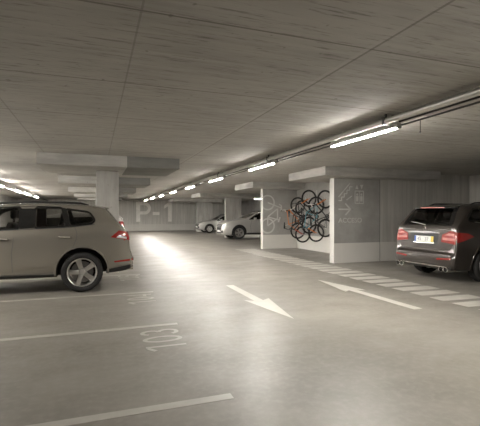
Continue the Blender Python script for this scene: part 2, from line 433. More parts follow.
# conduits
def pipe(name, x, z, r, y0, y1, mat, label, hang):
    bm = bmesh.new(); tube(bm, [(x, y0, z), (x, y1, z)], r, 12); o = obj(name, bm, mat); tag(o, label, 'pipe')
    yy = 4.55
    while yy < y1:
        bm = bmesh.new()
        box(bm, x-.012, x+.012, yy-.012, yy+.012, z, 2.9); box(bm, x-r-.008, x+r+.008, yy-.02, yy+.02, z-r-.006, z+r+.006)
        obj('pipe_hanger', bm, 'trim_grey', o)
        yy += hang
pipe('service_pipe', 3.80, 2.80, .045, YB, YF, 'galvanised', 'thick pale grey pipe under the ceiling running along the lights', 4.0)
pipe('cable_conduit', 3.92, 2.78, .013, YB, YF, 'black_pipe', 'thin black conduit directly above the row of lights', 4.0)
pipe('cable_conduit', 4.02, 2.755, .013, YB, YF, 'black_pipe', 'thin black conduit on the right of the row of lights', 4.0)
pipe('service_pipe', -3.95, 2.78, .05, YB, YF, 'black_pipe', 'dark pipe under the ceiling along the left hand lights', 4.0)
o = thing('hanging_rod', 'short dark rod hanging from the conduit to the right of the nearest visible light', 'rod', (4.02, 4.15, 2.742))
bm = bmesh.new(); tube(bm, [(0, 0, .0), (0, 0, -.14)], .006, 6); obj('rod', bm, 'black_pipe', o)
bm = bmesh.new(); tube(bm, [(0, 0, -.14), (0, 0, -.17)], .011, 8); obj('rod_end', bm, 'trim_grey', o)
#CARS
# ------------------------------------------------------------ cars
def pchip(pts):
    xs = np.array([p[0] for p in pts], float); ys = np.array([p[1] for p in pts], float)
    h = np.diff(xs); d = np.diff(ys)/h; m = np.zeros(len(xs))
    m[0] = d[0]; m[-1] = d[-1]
    for i in range(1, len(xs)-1):
        if d[i-1]*d[i] > 0:
            w1 = 2*h[i]+h[i-1]; w2 = h[i]+2*h[i-1]; m[i] = (w1+w2)/(w1/d[i-1]+w2/d[i])
    def f(x):
        x = min(max(x, xs[0]), xs[-1]); i = min(max(int(np.searchsorted(xs, x)-1), 0), len(h)-1)
        u = (x-xs[i])/h[i]
        return float((1+2*u)*(1-u)**2*ys[i]+u*(1-u)**2*h[i]*m[i]+u*u*(3-2*u)*ys[i+1]+u*u*(u-1)*h[i]*m[i+1])
    return f
def catmull(P, n):
    out = []
    P = [np.array(p, float) for p in P]; Q = [2*P[0]-P[1]]+P+[2*P[-1]-P[-2]]
    for i in range(1, len(Q)-2):
        p0, p1, p2, p3 = Q[i-1:i+3]
        d = [max(np.linalg.norm(b-a), 1e-5)**.5 for a, b in ((p0, p1), (p1, p2), (p2, p3))]
        t0, t1 = 0, d[0]; t2 = t1+d[1]; t3 = t2+d[2]
        for k in range(n):
            t = t1+(t2-t1)*k/n
            a1 = (t1-t)/(t1-t0)*p0+(t-t0)/(t1-t0)*p1; a2 = (t2-t)/(t2-t1)*p1+(t-t1)/(t2-t1)*p2; a3 = (t3-t)/(t3-t2)*p2+(t-t2)/(t3-t2)*p3
            b1 = (t2-t)/(t2-t0)*a1+(t-t0)/(t2-t0)*a2; b2 = (t3-t)/(t3-t1)*a2+(t-t1)/(t3-t1)*a3
            out.append((t2-t)/(t2-t1)*b1+(t-t1)/(t2-t1)*b2)
    out.append(P[-1]); return out
def roundpoly(poly, r, n=4):
    out = []; m = len(poly)
    for i in range(m):
        p = Vector(poly[i]); a = Vector(poly[i-1])-p; b = Vector(poly[(i+1) % m])-p
        rr = min(r, a.length*.45, b.length*.45)
        A = p+a.normalized()*rr; B = p+b.normalized()*rr
        for k in range(n+1):
            u = k/n; out.append(tuple(A*(1-u)**2+p*2*u*(1-u)+B*u*u))
    return out
class Car:
    def __init__(s, C):
        s.C = C; s.Lg = C['length']; s.top = pchip(C['top']); s.bot = pchip(C['bottom']); s.belt = pchip(C['belt']); s.wid = pchip(C['width'])
        s.k = C.get('tumble', .26)
    def sec(s, x):
        zt, zb, w = s.top(x), s.bot(x), s.wid(x); zl = min(s.belt(x), zt-.03); hg = zt-zl
        h = zl-zb; we = w*.955
        wr = we-s.k*hg
        e = min(.10, .35*hg)
        return [(0, zb), (w*.70, zb), (w*.90, zb+.02*min(1, h)), (w*.955, zb+.16*h), (w*.992, zb+.42*h), (w, zb+.68*h), (w*.988, zb+.88*h), (we, zl),
                (we-s.k*.12*hg-.004, zl+.12*hg), (wr+s.k*e+.008, zt-e), (wr-.035, zt-.42*e), (wr-.14*min(1, hg*3), zt-.12*e-.003), (wr*.5, zt-.02*e), (0, zt)]
    def stations(s):
        a = [0, .004, .012, .022, .035, .05, .07, .09, .115, .14]
        xs = sorted(set(a+list(np.linspace(.165, s.Lg-.14, int(s.Lg/.036)))+[s.Lg-q for q in a]))
        return xs
    def body_bm(s):
        bm = bmesh.new(); rings = []
        for x in s.stations():
            h = catmull(s.sec(x), 5)
            pts = [(p[0], p[1]) for p in h]+[(-p[0], p[1]) for p in h[-2:0:-1]]
            rings.append([bm.verts.new((x, p[0], p[1])) for p in pts])
        n = len(rings[0])
        for a, b in zip(rings, rings[1:]):
            for k in range(n): bm.faces.new((a[k], a[(k+1) % n], b[(k+1) % n], b[k]))
        bm.faces.new(rings[0]); bm.faces.new(rings[-1])
        bmesh.ops.recalc_face_normals(bm, faces=bm.faces)
        s.bvh = BVHTree.FromBMesh(bm)
        return bm
    def cabin_bm(s):
        bm = bmesh.new(); rings = []
        a, b = s.C['cabin']
        for x in np.linspace(a, b, 26):
            zt, zl, w = s.top(x), s.belt(x), s.wid(x)
            hg = zt-zl; we = w*.955-.06; zc = max(zt-.07, zl-.15); wr = we-s.k*max(zc-zl, 0)-.02
            h = [(we, .72), (we, zl-.02), (wr, zc-.05), (wr-.1, zc)]
            rings.append([bm.verts.new((x, p[0], p[1])) for p in h+[(-p[0], p[1]) for p in h[::-1]]])
        n = len(rings[0])
        for p, q in zip(rings, rings[1:]):
            for k in range(n): bm.faces.new((p[k], p[(k+1) % n], q[(k+1) % n], q[k]))
        bm.faces.new(rings[0]); bm.faces.new(rings[-1])
        return bm
    def hit(s, axis, a, b):
        if axis[0] == 'y':
            sg = 1 if axis[1] == '+' else -1; o = Vector((a, sg*3, b)); d = Vector((0, -sg, 0))
        elif axis[0] == 'x':
            sg = 1 if axis[1] == '+' else -1; o = Vector(((s.Lg+2) if sg > 0 else -2, a, b)); d = Vector((-sg, 0, 0))
        else: o = Vector((a, b, 4)); d = Vector((0, 0, -1))
        l, nrm, i, dist = s.bvh.ray_cast(o, d)
        return l, d, nrm
    def patch(s, bm, poly, axis, off=.004, thk=.012, res=.05, mat=0):
        ar = sum(p[0]*q[1]-q[0]*p[1] for p, q in zip(poly, poly[1:]+poly[:1]))
        if ar < 0: poly = poly[::-1]
        t = bmesh.new()
        x0, x1 = min(p[0] for p in poly), max(p[0] for p in poly); y0, y1 = min(p[1] for p in poly), max(p[1] for p in poly)
        nx = max(2, int((x1-x0)/res)+1); ny = max(2, int((y1-y0)/res)+1)
        V = [[t.verts.new((x0+(x1-x0)*i/nx, y0+(y1-y0)*j/ny, 0)) for j in range(ny+1)] for i in range(nx+1)]
        for i in range(nx):
            for j in range(ny): t.faces.new((V[i][j], V[i+1][j], V[i+1][j+1], V[i][j+1]))
        for p, q in zip(poly, poly[1:]+poly[:1]):
            d = Vector((q[0]-p[0], q[1]-p[1], 0))
            if d.length < 1e-5: continue
            nrm = Vector((d.y, -d.x, 0)).normalized()
            bmesh.ops.bisect_plane(t, geom=t.verts[:]+t.edges[:]+t.faces[:], plane_co=(p[0], p[1], 0), plane_no=nrm, clear_outer=True)
        bmesh.ops.remove_doubles(t, verts=t.verts, dist=.0008)
        mp = {}; mi = {}
        for v in t.verts:
            l, d, nrm = s.hit(axis, v.co.x, v.co.y)
            if l is None: continue
            mp[v] = bm.verts.new(l-d*off); mi[v] = None; mi[v] = l+d*thk
        for f in t.faces:
            if all(v in mp for v in f.verts): 
                nf = bm.faces.new([mp[v] for v in f.verts]); nf.material_index = mat
        inn = {}
        for e in t.edges:
            lf = [f for f in e.link_faces if all(v in mp for v in f.verts)]
            if len(lf) == 1:
                a, b = e.verts
                for v in (a, b):
                    if v not in inn: inn[v] = bm.verts.new(mi[v])
                bm.faces.new((mp[a], mp[b], inn[b], inn[a])).material_index = mat
        t.free()
    def part(s, name, polys, mat, parent, off=.004, thk=.012, res=.05, label=None, ang=40):
        bm = bmesh.new()
        for axis, poly in polys: s.patch(bm, poly, axis, off, thk, res)
        bmesh.ops.remove_doubles(bm, verts=bm.verts, dist=.0005)
        # every separate piece (left / right, front / rear) becomes a part of its own
        seen = set(); isl = []
        for v in bm.verts:
            if v in seen: continue
            st = [v]; seen.add(v); cur = []
            while st:
                q = st.pop(); cur.append(q)
                for e in q.link_edges:
                    r = e.other_vert(q)
                    if r not in seen: seen.add(r); st.append(r)
            isl.append(cur)
        tol = .16 if 'light' in name or 'reflector' in name else .035
        cl = []
        for a in isl:
            P_ = np.array([v.co[:] for v in a]); near = []
            for c in cl:
                if np.min(np.linalg.norm(c[1][:, None]-P_[None], axis=2)) < tol: near.append(c)
            na = (list(a), P_)
            for c in near: na = (na[0]+c[0], np.vstack([na[1], c[1]])); cl = [q for q in cl if q is not c]
            cl.append(na)
        o = None
        for vs, P_ in cl:
            b2 = bmesh.new(); mp = {v: b2.verts.new(v.co) for v in vs}
            for f in {f for v in vs for f in v.link_faces}: b2.faces.new([mp[v] for v in f.verts])
            o = obj(name, b2, mat, parent, ang=ang)
            if label: o['label'] = label
        bm.free()
        return o
def strip(pts, w): return [[tuple(q) for q in s_] for s_ in stroke2(pts, w)]
def wheel_parts(R, rim_r, wd, style, spokes=5):
    """tyre with its rim; wheel axis = y, outside = +y, origin at the hub"""
    bm = bmesh.new(); h = wd/2
    prof = [(rim_r-.004, -h*.80), (rim_r+.02, -h*.95), (R-.045, -h), (R-.012, -h*.88), (R, -h*.6), (R, -h*.2), (R-.006, -h*.16), (R-.006, -h*.1), (R, -h*.06), (R, h*.06), (R-.006, h*.1), (R-.006, h*.16), (R, h*.2), (R, h*.6), (R-.012, h*.88), (R-.045, h), (rim_r+.02, h*.95), (rim_r-.004, h*.80)]
    lathe(bm, prof, 40, closed=True)
    tyre = obj('wheel', bm, 'rubber', ang=50)
    bm = bmesh.new()
    lathe(bm, [(rim_r, -h*.75), (rim_r, h*.80), (rim_r-.006, h*.86), (rim_r-.022, h*.80), (rim_r-.03, h*.5), (rim_r-.035, -h*.75)], 40, closed=True)
    y = h*.62
    for k in range(spokes):
        a0 = 2*PI*k/spokes+PI/2
        for da in ((-.17, .17) if style == 'double' else (0,)):
            a = a0+da; wi, wo = (.030, .036) if style == 'double' else (.05, .062)
            u = Vector((math.cos(a), 0, math.sin(a))); v = Vector((-math.sin(a), 0, math.cos(a)))
            st_ = [(.045, wi, y-.012, .035), (.11, wi*.86, y+.006, .03), (rim_r*.72, wo*.8, y+.012, .028), (rim_r-.012, wo, y-.002, .03)]
            rg = []
            for r, w, yy, th in st_:
                c = u*r
                rg.append([bm.verts.new(c+v*(sx*w)+Vector((0, yy+dy, 0))) for sx, dy in ((-1, -th), (-.75, -.004), (-.25, 0 if style == 'double' else -.0), (.25, 0), (.75, -.004), (1, -th))])
            for A, B in zip(rg, rg[1:]):
                for q in range(6): bm.faces.new((A[q], A[(q+1) % 6], B[(q+1) % 6], B[q]))
            bm.faces.new(rg[0]); bm.faces.new(rg[-1])
    rim = obj('rim', bm, 'alloy', tyre, ang=30)
    bm = bmesh.new(); lathe(bm, [(.001, y+.012), (.03, y+.012), (.058, y+.002), (.066, y-.02), (.066, y-.05), (.001, y-.05)], 20, closed=True)
    obj('hub_cap', bm, 'alloy', tyre)
    bm = bmesh.new(); lathe(bm, [(.05, -.02), (rim_r*.74, -.02), (rim_r*.74, 0), (.05, 0)], 32, closed=True)
    obj('brake_disc', bm, 'brake_steel', tyre)
    return tyre
def seat_bm(x, y, w, back=.62):
    bm = bmesh.new()
    box(bm, x-.05, x+.48, y-w/2, y+w/2, .70, .86, bev=.05)
    r = box(bm, -.06, .06, y-w/2, y+w/2, 0, back, bev=.05)
    vs = [v for v in bm.verts if v.co.z < .69 or v.co.x < .08 and v.co.z <= back+.001 and abs(v.co.x) < .07]
    vs = [v for v in vs if abs(v.co.x) < .07]
    M_ = Matrix.Translation((x-.06, 0, .76)) @ Matrix.Rotation(math.radians(-14), 4, 'Y')
    bmesh.ops.transform(bm, matrix=M_, verts=vs)
    return bm
def headrest_bm(x, y, z):
    bm = bmesh.new(); box(bm, x-.05, x+.05, y-.13, y+.13, z, z+.19, bev=.045)
    for sy in (-.06, .06): tube(bm, [(x, y+sy, z-.12), (x, y+sy, z+.03)], .008, 6)
    return bm
def build_car(C, label, cat, loc, rz, group=None):
    root = thing(C['name'], label, cat, loc, rz, group)
    s = Car(C); bb = s.body_bm()
    body = obj('body', bb, [C['paint'], 'interior'], root, ang=40)
    cut = []
    def cutter(bm):
        bmesh.ops.recalc_face_normals(bm, faces=bm.faces)
        for f in bm.faces: f.material_index = 1
        me = bpy.data.meshes.new('cut'); bm.to_mesh(me); bm.free()
        for q in (C['paint'], 'interior'): me.materials.append(MATS[q])
        o = bpy.data.objects.new('cut', me); COL.objects.link(o); o.parent = root; cut.append(o)
    R = C['R']
    for wx in C['wheels']:
        for sg in (-1, 1):
            bm = bmesh.new(); lathe(bm, [(R+.085, sg*.52), (R+.085, sg*1.2)], 36)
            bmesh.ops.translate(bm, vec=(wx, 0, R+.02), verts=bm.verts); cutter(bm)
    cutter(s.cabin_bm())
    wins = C['windows']
    for nm, axis, poly in wins:
        bm = bmesh.new()
        ins = roundpoly(poly, .04, 3)
        c = Vector((sum(p[0] for p in ins)/len(ins), sum(p[1] for p in ins)/len(ins)))
        ins = [tuple(c+(Vector(p)-c)*(1-.012/max((Vector(p)-c).length, .05))) for p in ins]
        if axis[0] == 'y':
            sg = 1 if axis[1] == '+' else -1; prism(bm, ins, XZ, sg*.55, sg*1.3)
        elif axis == 'x-': prism(bm, ins, YZ, -.2, C['cabin'][0]+.12)
        else: prism(bm, ins, YZ, C['cabin'][1]-.75, C['cabin'][1]+.9)
        cutter(bm)
    for o in cut:
        md = body.modifiers.new('b', 'BOOLEAN'); md.operation = 'DIFFERENCE'; md.solver = 'MANIFOLD'; md.object = o
    dg = bpy.context.evaluated_depsgraph_get(); dg.update()
    me = bpy.data.meshes.new_from_object(body.evaluated_get(dg))
    body.modifiers.clear(); old = body.data; body.data = me; bpy.data.meshes.remove(old)
    for o in cut: m_ = o.data; bpy.data.objects.remove(o); bpy.data.meshes.remove(m_)
    bm = bmesh.new(); bm.from_mesh(me); sharpen(bm, 38); bm.to_mesh(me); bm.free()
    for nm, axis, poly in wins:
        s.part(nm, [(axis, roundpoly(poly, .045, 4))], C.get('glass', 'car_glass'), root, off=.002, thk=.004, res=.08)
    for nm, mat, polys, off, lb in C['patches']:
        s.part(nm, polys, mat, root, off=off, label=lb)
    # seats
    if C.get('seats'):
        for x, y, w, hz in C['seats']:
            st_ = obj('seat', seat_bm(x, y, w), 'seat_leather', root)
            for yy in ([y] if w < .8 else [y-.42, y+.42]): obj('headrest', headrest_bm(x-.22, yy, hz), 'seat_leather', st_)
    wp = wheel_parts(R, C['rim'], C['tyre_w'], C['style'], C.get('spokes', 5))
    first = True
    for wx in C['wheels']:
        for sg in (1, -1):
            w = wp if first else copy_tree(wp); first = False
            w.parent = root; w.location = (wx, sg*(C['track']/2), R)
            w.rotation_euler = (0, C.get('roll', .2)*(1 if wx < 2 else 1.7), 0 if sg > 0 else PI)
    return root, s
def xring(cx, cz, r0, r1, a0=0, a1=PI, n=14): return ring2(cx, cz, r0, r1, n, a0, a1)
def frames(C, w=.035):
    out = []
    for nm, ax, p in C['windows']:
        if ax == 'y+':
            q = roundpoly(p, .05, 3); c = Vector((sum(a for a, b2 in q)/len(q), sum(b2 for a, b2 in q)/len(q)))
            q = [tuple(c+(Vector(v)-c)*(1+.014/(Vector(v)-c).length)) for v in q]
            out += strip(q+[q[0]], w)
    return both(out)
def ring_around(p, grow, w):
    q = roundpoly(p, .05, 3); c = Vector((sum(a for a, b2 in q)/len(q), sum(b2 for a, b2 in q)/len(q)))
    q = [tuple(c+(Vector(v)-c)*(1+grow/(Vector(v)-c).length)) for v in q]
    q = [(a*(1.0), b2) for a, b2 in q]
    return strip(q+[q[0]], w)
def both(polys): return [('y+', p) for p in polys]+[('y-', p) for p in polys]
def mir(polys): return [('x-', p) for p in polys]+[('x-', [(-a, b) for a, b in p]) for p in polys]
def mirf(polys): return [('x+', p) for p in polys]+[('x+', [(-a, b) for a, b in p]) for p in polys]

def arches(s, root, mat, dr=.082):
    R_ = s.C['R']
    for wx in s.C['wheels']:
        for ax, sg in (('y+', 1), ('y-', -1)):
            bm = bmesh.new(); rg = []
            for k in range(33):
                a = PI*(-.04+1.08*k/32); row = []
                for r, o_ in ((R_+dr, -.02), (R_+dr+.001, .010), (R_+dr+.028, .010), (R_+dr+.034, -.004)):
                    x, z = wx+r*math.cos(a), R_+.02+r*math.sin(a)
                    l, d, n_ = s.hit(ax, x, max(z, s.bot(x)+.09))
                    row.append(bm.verts.new((x, l.y+sg*o_, z)))
                rg.append(row)
            for p, q in zip(rg, rg[1:]):
                for k in range(3): bm.faces.new((p[k], p[k+1], q[k+1], q[k]))
            obj('wheel_arch', bm, mat, root)
# --- taupe SUV on the left, side on, tail towards the aisle
rw_, rq, rd, fd = [(-.62, 1.60), (.62, 1.60), (.74, 1.22), (-.74, 1.22)], [(1.26, 1.615), (.84, 1.545), (.74, 1.40), (.80, 1.335), (1.17, 1.285)], [(1.78, 1.655), (1.34, 1.635), (1.25, 1.28), (1.79, 1.26)], [(2.06, 1.655), (2.06, 1.25), (3.05, 1.20), (2.95, 1.30), (2.62, 1.56), (2.45, 1.62)]
A = dict(name='suv', length=4.80, paint='paint_taupe', R=.385, rim=.278, tyre_w=.25, track=1.66, wheels=(.965, 3.865), style='single', roll=.3, tumble=.33, cabin=(.42, 3.35),
    top=[(0, .62), (.03, .74), (.06, .82), (.075, 1.00), (.10, 1.14), (.16, 1.24), (.26, 1.33), (.44, 1.56), (.53, 1.655), (.68, 1.69), (1.1, 1.722), (1.8, 1.732), (2.4, 1.705), (2.75, 1.63), (3.1, 1.45), (3.5, 1.20), (3.62, 1.14), (4.1, 1.09), (4.45, 1.02), (4.65, .92), (4.76, .80), (4.80, .68)],
    bottom=[(0, .47), (.05, .40), (.2, .36), (.6, .33), (1.3, .30), (3.4, .30), (4.4, .28), (4.7, .32), (4.8, .42)],
    belt=[(0, .60), (.06, .80), (.09, 1.06), (.2, 1.2), (.6, 1.30), (.75, 1.29), (1.25, 1.24), (2.4, 1.185), (3.4, 1.12), (4.2, 1.0), (4.6, .86), (4.8, .65)],
    width=[(0, .80), (.02, .845), (.05, .88), (.12, .915), (.3, .95), (.7, .97), (1.2, .97), (3.6, .97), (4.2, .955), (4.5, .90), (4.7, .80), (4.8, .62)],
    glass='car_glass',
    windows=[('rear_window', 'x-', rw_)]+[(n, a, p) for a in ('y+', 'y-') for n, p in (('quarter_window', rq), ('rear_door_window', rd), ('front_door_window', fd))]+[('windscreen', 'x+', [(-.66, 1.22), (.66, 1.22), (.56, 1.60), (-.56, 1.60)])],
    seats=[(2.45, .38, .52, 1.42), (2.45, -.38, .52, 1.42), (1.55, 0, 1.3, 1.36)])
lampA = [[(.10, 1.00), (.44, 1.06), (.28, 1.195), (.10, 1.15)]]
A['patches'] = [
    ('window_frame', 'gloss_black', frames(A), .005, 'gloss black frame around a side window'),
    ('rear_window_edge', 'gloss_black', both([[(.52, 1.60), (.44, 1.57), (.19, 1.30), (.27, 1.30)]]), .004, None),
    ('rear_bumper', A['paint'], both([[(.04, .53), (.50, .45), (.45, .70), (.27, .92), (.07, .95)]]), .016, None),
    ('door_pillar_trim', 'gloss_black', both([[(1.80, 1.66), (2.04, 1.66), (2.04, 1.24), (1.81, 1.255)], [(1.27, 1.64), (1.33, 1.64), (1.24, 1.27), (1.17, 1.275)]]), .003, None),
    ('window_trim', 'black_plastic', both([p for p in strip([(.74, 1.315), (1.2, 1.262), (1.8, 1.238), (3.0, 1.185)], .014)]), .006, None),
    ('door_seam', 'trim_grey', both(strip([(1.10, 1.27), (1.06, 1.16), (1.06, 1.06), (1.12, .90), (1.22, .80)], .010)+strip([(1.46, .40), (2.14, .385), (3.3, .385)], .010)+strip([(2.06, 1.24), (2.13, 1.1), (2.17, .8), (2.16, .44)], .012)), .0015, None),
    ('rear_door', A['paint'], both([[(2.125, 1.22), (1.115, 1.26), (1.075, 1.15), (1.075, 1.07), (1.14, .90), (1.36, .66), (1.47, .42), (2.145, .40), (2.155, .8)]]), .004, None),
    ('door_moulding', A['paint'], both([[(1.44, .52), (2.145, .49), (2.145, .53), (1.43, .565)]]), .014, None),
    ('front_door', A['paint'], both([[(2.15, 1.218), (2.19, .8), (2.18, .45), (3.25, .45), (3.3, .8), (3.1, 1.17)]]), .004, None),
    ('sill_trim', 'black_plastic', both([[(1.46, .372), (3.4, .372), (3.4, .32), (1.46, .32)]]), .006, None),
    ('tail_light', 'tail_red', both(lampA)+mir([[(.62, 1.02), (.93, .99), (.93, 1.17), (.62, 1.14)]]), .012, 'red tail light'),
    ('tail_light_lens', 'lamp_clear', both([[(.13, 1.02), (.33, 1.055), (.29, 1.085), (.13, 1.06)]]), .016, 'clear lens of the tail light'),
    ('rear_reflector', 'tail_red', both([[(.06, .615), (.38, .585), (.36, .555), (.06, .575)]])+mir([[(.5, .58), (.86, .58), (.86, .62), (.5, .62)]]), .024, None),
    ('bumper_trim', 'black_plastic', both([[(.05, .50), (.52, .42), (.52, .34), (.05, .40)]])+[('x-', [(-.72, .44), (.72, .44), (.72, .53), (-.72, .53)])], .010, None),
    ('number_plate', 'plate_white', [('x-', [(-.26, .86), (.26, .86), (.26, .97), (-.26, .97)])], .01, None),
    ('headlight', 'lamp_clear', both([[(4.25, .95), (4.55, .90), (4.68, .78), (4.35, .80)]]), .008, None),
    ('grille', 'black_plastic', [('x+', [(-.5, .68), (.5, .68), (.5, .80), (-.5, .80)])], .01, None)]
ca, sa = build_car(A, 'taupe SUV seen from the side with its tail towards the aisle', 'car', (.73, 9.30, 0), PI)
def handles(s, root, pts, mat='chrome'):
    for x, z in pts:
        for ax, sg in (('y+', 1), ('y-', -1)):
            l, d, n_ = s.hit(ax, x, z)
            bm = bmesh.new(); tube(bm, [(x-.12, l.y-sg*.01, z-.008), (x-.09, l.y+sg*.03, z), (x+.09, l.y+sg*.03, z+.008), (x+.12, l.y-sg*.01, z+.004)], [.012, .016, .016, .012], 8)
            obj('door_handle', bm, mat, root)
handles(sa, ca, [(1.27, 1.075), (2.33, 1.055)]); arches(sa, ca, A['paint'])
def rails(s, root, x0, x1, y, mat):
    for sg in (1, -1):
        pts = []
        for x in np.linspace(x0, x1, 14):
            l, d, n_ = s.hit('z', x, sg*y); u = (x-x0)/(x1-x0); pts.append((x, sg*y, l.z+.035*min(1, min(u, 1-u)*14)-.005))
        bm = bmesh.new(); tube(bm, pts, .018, 8); obj('roof_rail', bm, mat, root)
rails(sa, ca, .85, 2.75, .56, 'black_plastic')
def spoiler(s, root, x0, x1, hw, drop, mat):
    bm = bmesh.new(); ys = np.linspace(-hw, hw, 15); A_ = []
    for y in ys:
        yy = y
        l, d, n_ = s.hit('z', x1, yy); k = (abs(y)/hw)**4*.05
        z1 = l.z+.006; z0 = z1-drop
        A_.append([bm.verts.new((x1, y, z1)), bm.verts.new((x0+k, y, z0)), bm.verts.new((x0+k+.01, y, z0-.03)), bm.verts.new((x1, y, z1-.09))])
    for a, b in zip(A_, A_[1:]):
        for k in range(4): bm.faces.new((a[k], a[(k+1) % 4], b[(k+1) % 4], b[k]))
    bm.faces.new(A_[0]); bm.faces.new(A_[-1]); obj('roof_spoiler', bm, mat, root, ang=50)
spoiler(sa, ca, .43, .74, .62, .045, A['paint'])
def exhaust(root, y, z, x, sep=.075, r=.042):
    for q in (-1, 1):
        bm = bmesh.new()
        t2 = bmesh.new(); lathe(t2, [(r, -.02), (r, .25), (r-.008, .25), (r-.008, -.02)], 18, closed=True, axis='z')
        t2.transform(Matrix.Translation((x, y+q*sep/2, z)) @ Matrix.Rotation(PI/2, 4, 'Y')); me = bpy.data.meshes.new('t'); t2.to_mesh(me); t2.free(); bm.from_mesh(me); bpy.data.meshes.remove(me)
        o = obj('exhaust_tip', bm, 'chrome', root); o['label'] = 'chrome exhaust tip, one of a pair'
exhaust(ca, .55, .40, .0); exhaust(ca, -.55, .40, .0)
def mirror(s, root, x, z, mat):
    for ax, sg in (('y+', 1), ('y-', -1)):
        l, d, n_ = s.hit(ax, x, z)
        bm = bmesh.new(); box(bm, x-.06, x+.09, l.y+sg*.10-.10, l.y+sg*.10+.10, z, z+.16, bev=.04); tube(bm, [(x, l.y-sg*.02, z+.02), (x, l.y+sg*.06, z+.06)], .025, 8)
        obj('wing_mirror', bm, mat, root)
mirror(sa, ca, 2.88, 1.16, A['paint'])

# --- dark brown SUV on the right, tail towards the aisle
rwm = [(-.66, 1.285), (.66, 1.285), (.52, 1.665), (-.52, 1.665)]
M = dict(name='suv', length=4.80, paint='paint_umber', R=.375, rim=.255, tyre_w=.265, track=1.64, wheels=(.975, 3.89), style='double', tumble=.34, cabin=(.40, 3.3),
    top=[(0, .56), (.02, .63), (.07, .68), (.085, .80), (.095, 1.00), (.11, 1.14), (.145, 1.25), (.20, 1.33), (.42, 1.62), (.50, 1.69), (.7, 1.735), (1.2, 1.765), (1.9, 1.765), (2.5, 1.72), (2.85, 1.60), (3.2, 1.40), (3.5, 1.22), (3.62, 1.17), (4.1, 1.12), (4.45, 1.04), (4.65, .94), (4.76, .8), (4.8, .66)],
    bottom=[(0, .40), (.03, .33), (.12, .28), (.5, .27), (1.3, .27), (3.4, .27), (4.4, .26), (4.7, .3), (4.8, .4)],
    belt=[(0, .54), (.07, .67), (.09, .95), (.12, 1.12), (.2, 1.24), (.6, 1.29), (1.3, 1.26), (2.4, 1.22), (3.4, 1.15), (4.2, 1.02), (4.6, .88), (4.8, .63)],
    width=[(0, .80), (.015, .85), (.04, .885), (.10, .915), (.22, .935), (.5, .955), (1.0, .963), (3.6, .963), (4.2, .94), (4.5, .89), (4.7, .78), (4.8, .6)],
    glass='car_glass',
    windows=[('rear_window', 'x-', rwm)]+[(n, a, p) for a in ('y+', 'y-') for n, p in (('quarter_window', [(1.22, 1.67), (.66, 1.625), (.46, 1.43), (.50, 1.37), (1.14, 1.32)]), ('rear_door_window', [(1.80, 1.69), (1.30, 1.675), (1.22, 1.315), (1.82, 1.29)]), ('front_door_window', [(1.90, 1.69), (1.90, 1.285), (3.05, 1.24), (2.9, 1.36), (2.6, 1.58), (2.4, 1.66)]))]+[('windscreen', 'x+', [(-.66, 1.27), (.66, 1.27), (.54, 1.63), (-.54, 1.63)])],
    seats=[(2.4, .38, .52, 1.44), (2.4, -.38, .52, 1.44), (1.5, 0, 1.3, 1.42)])
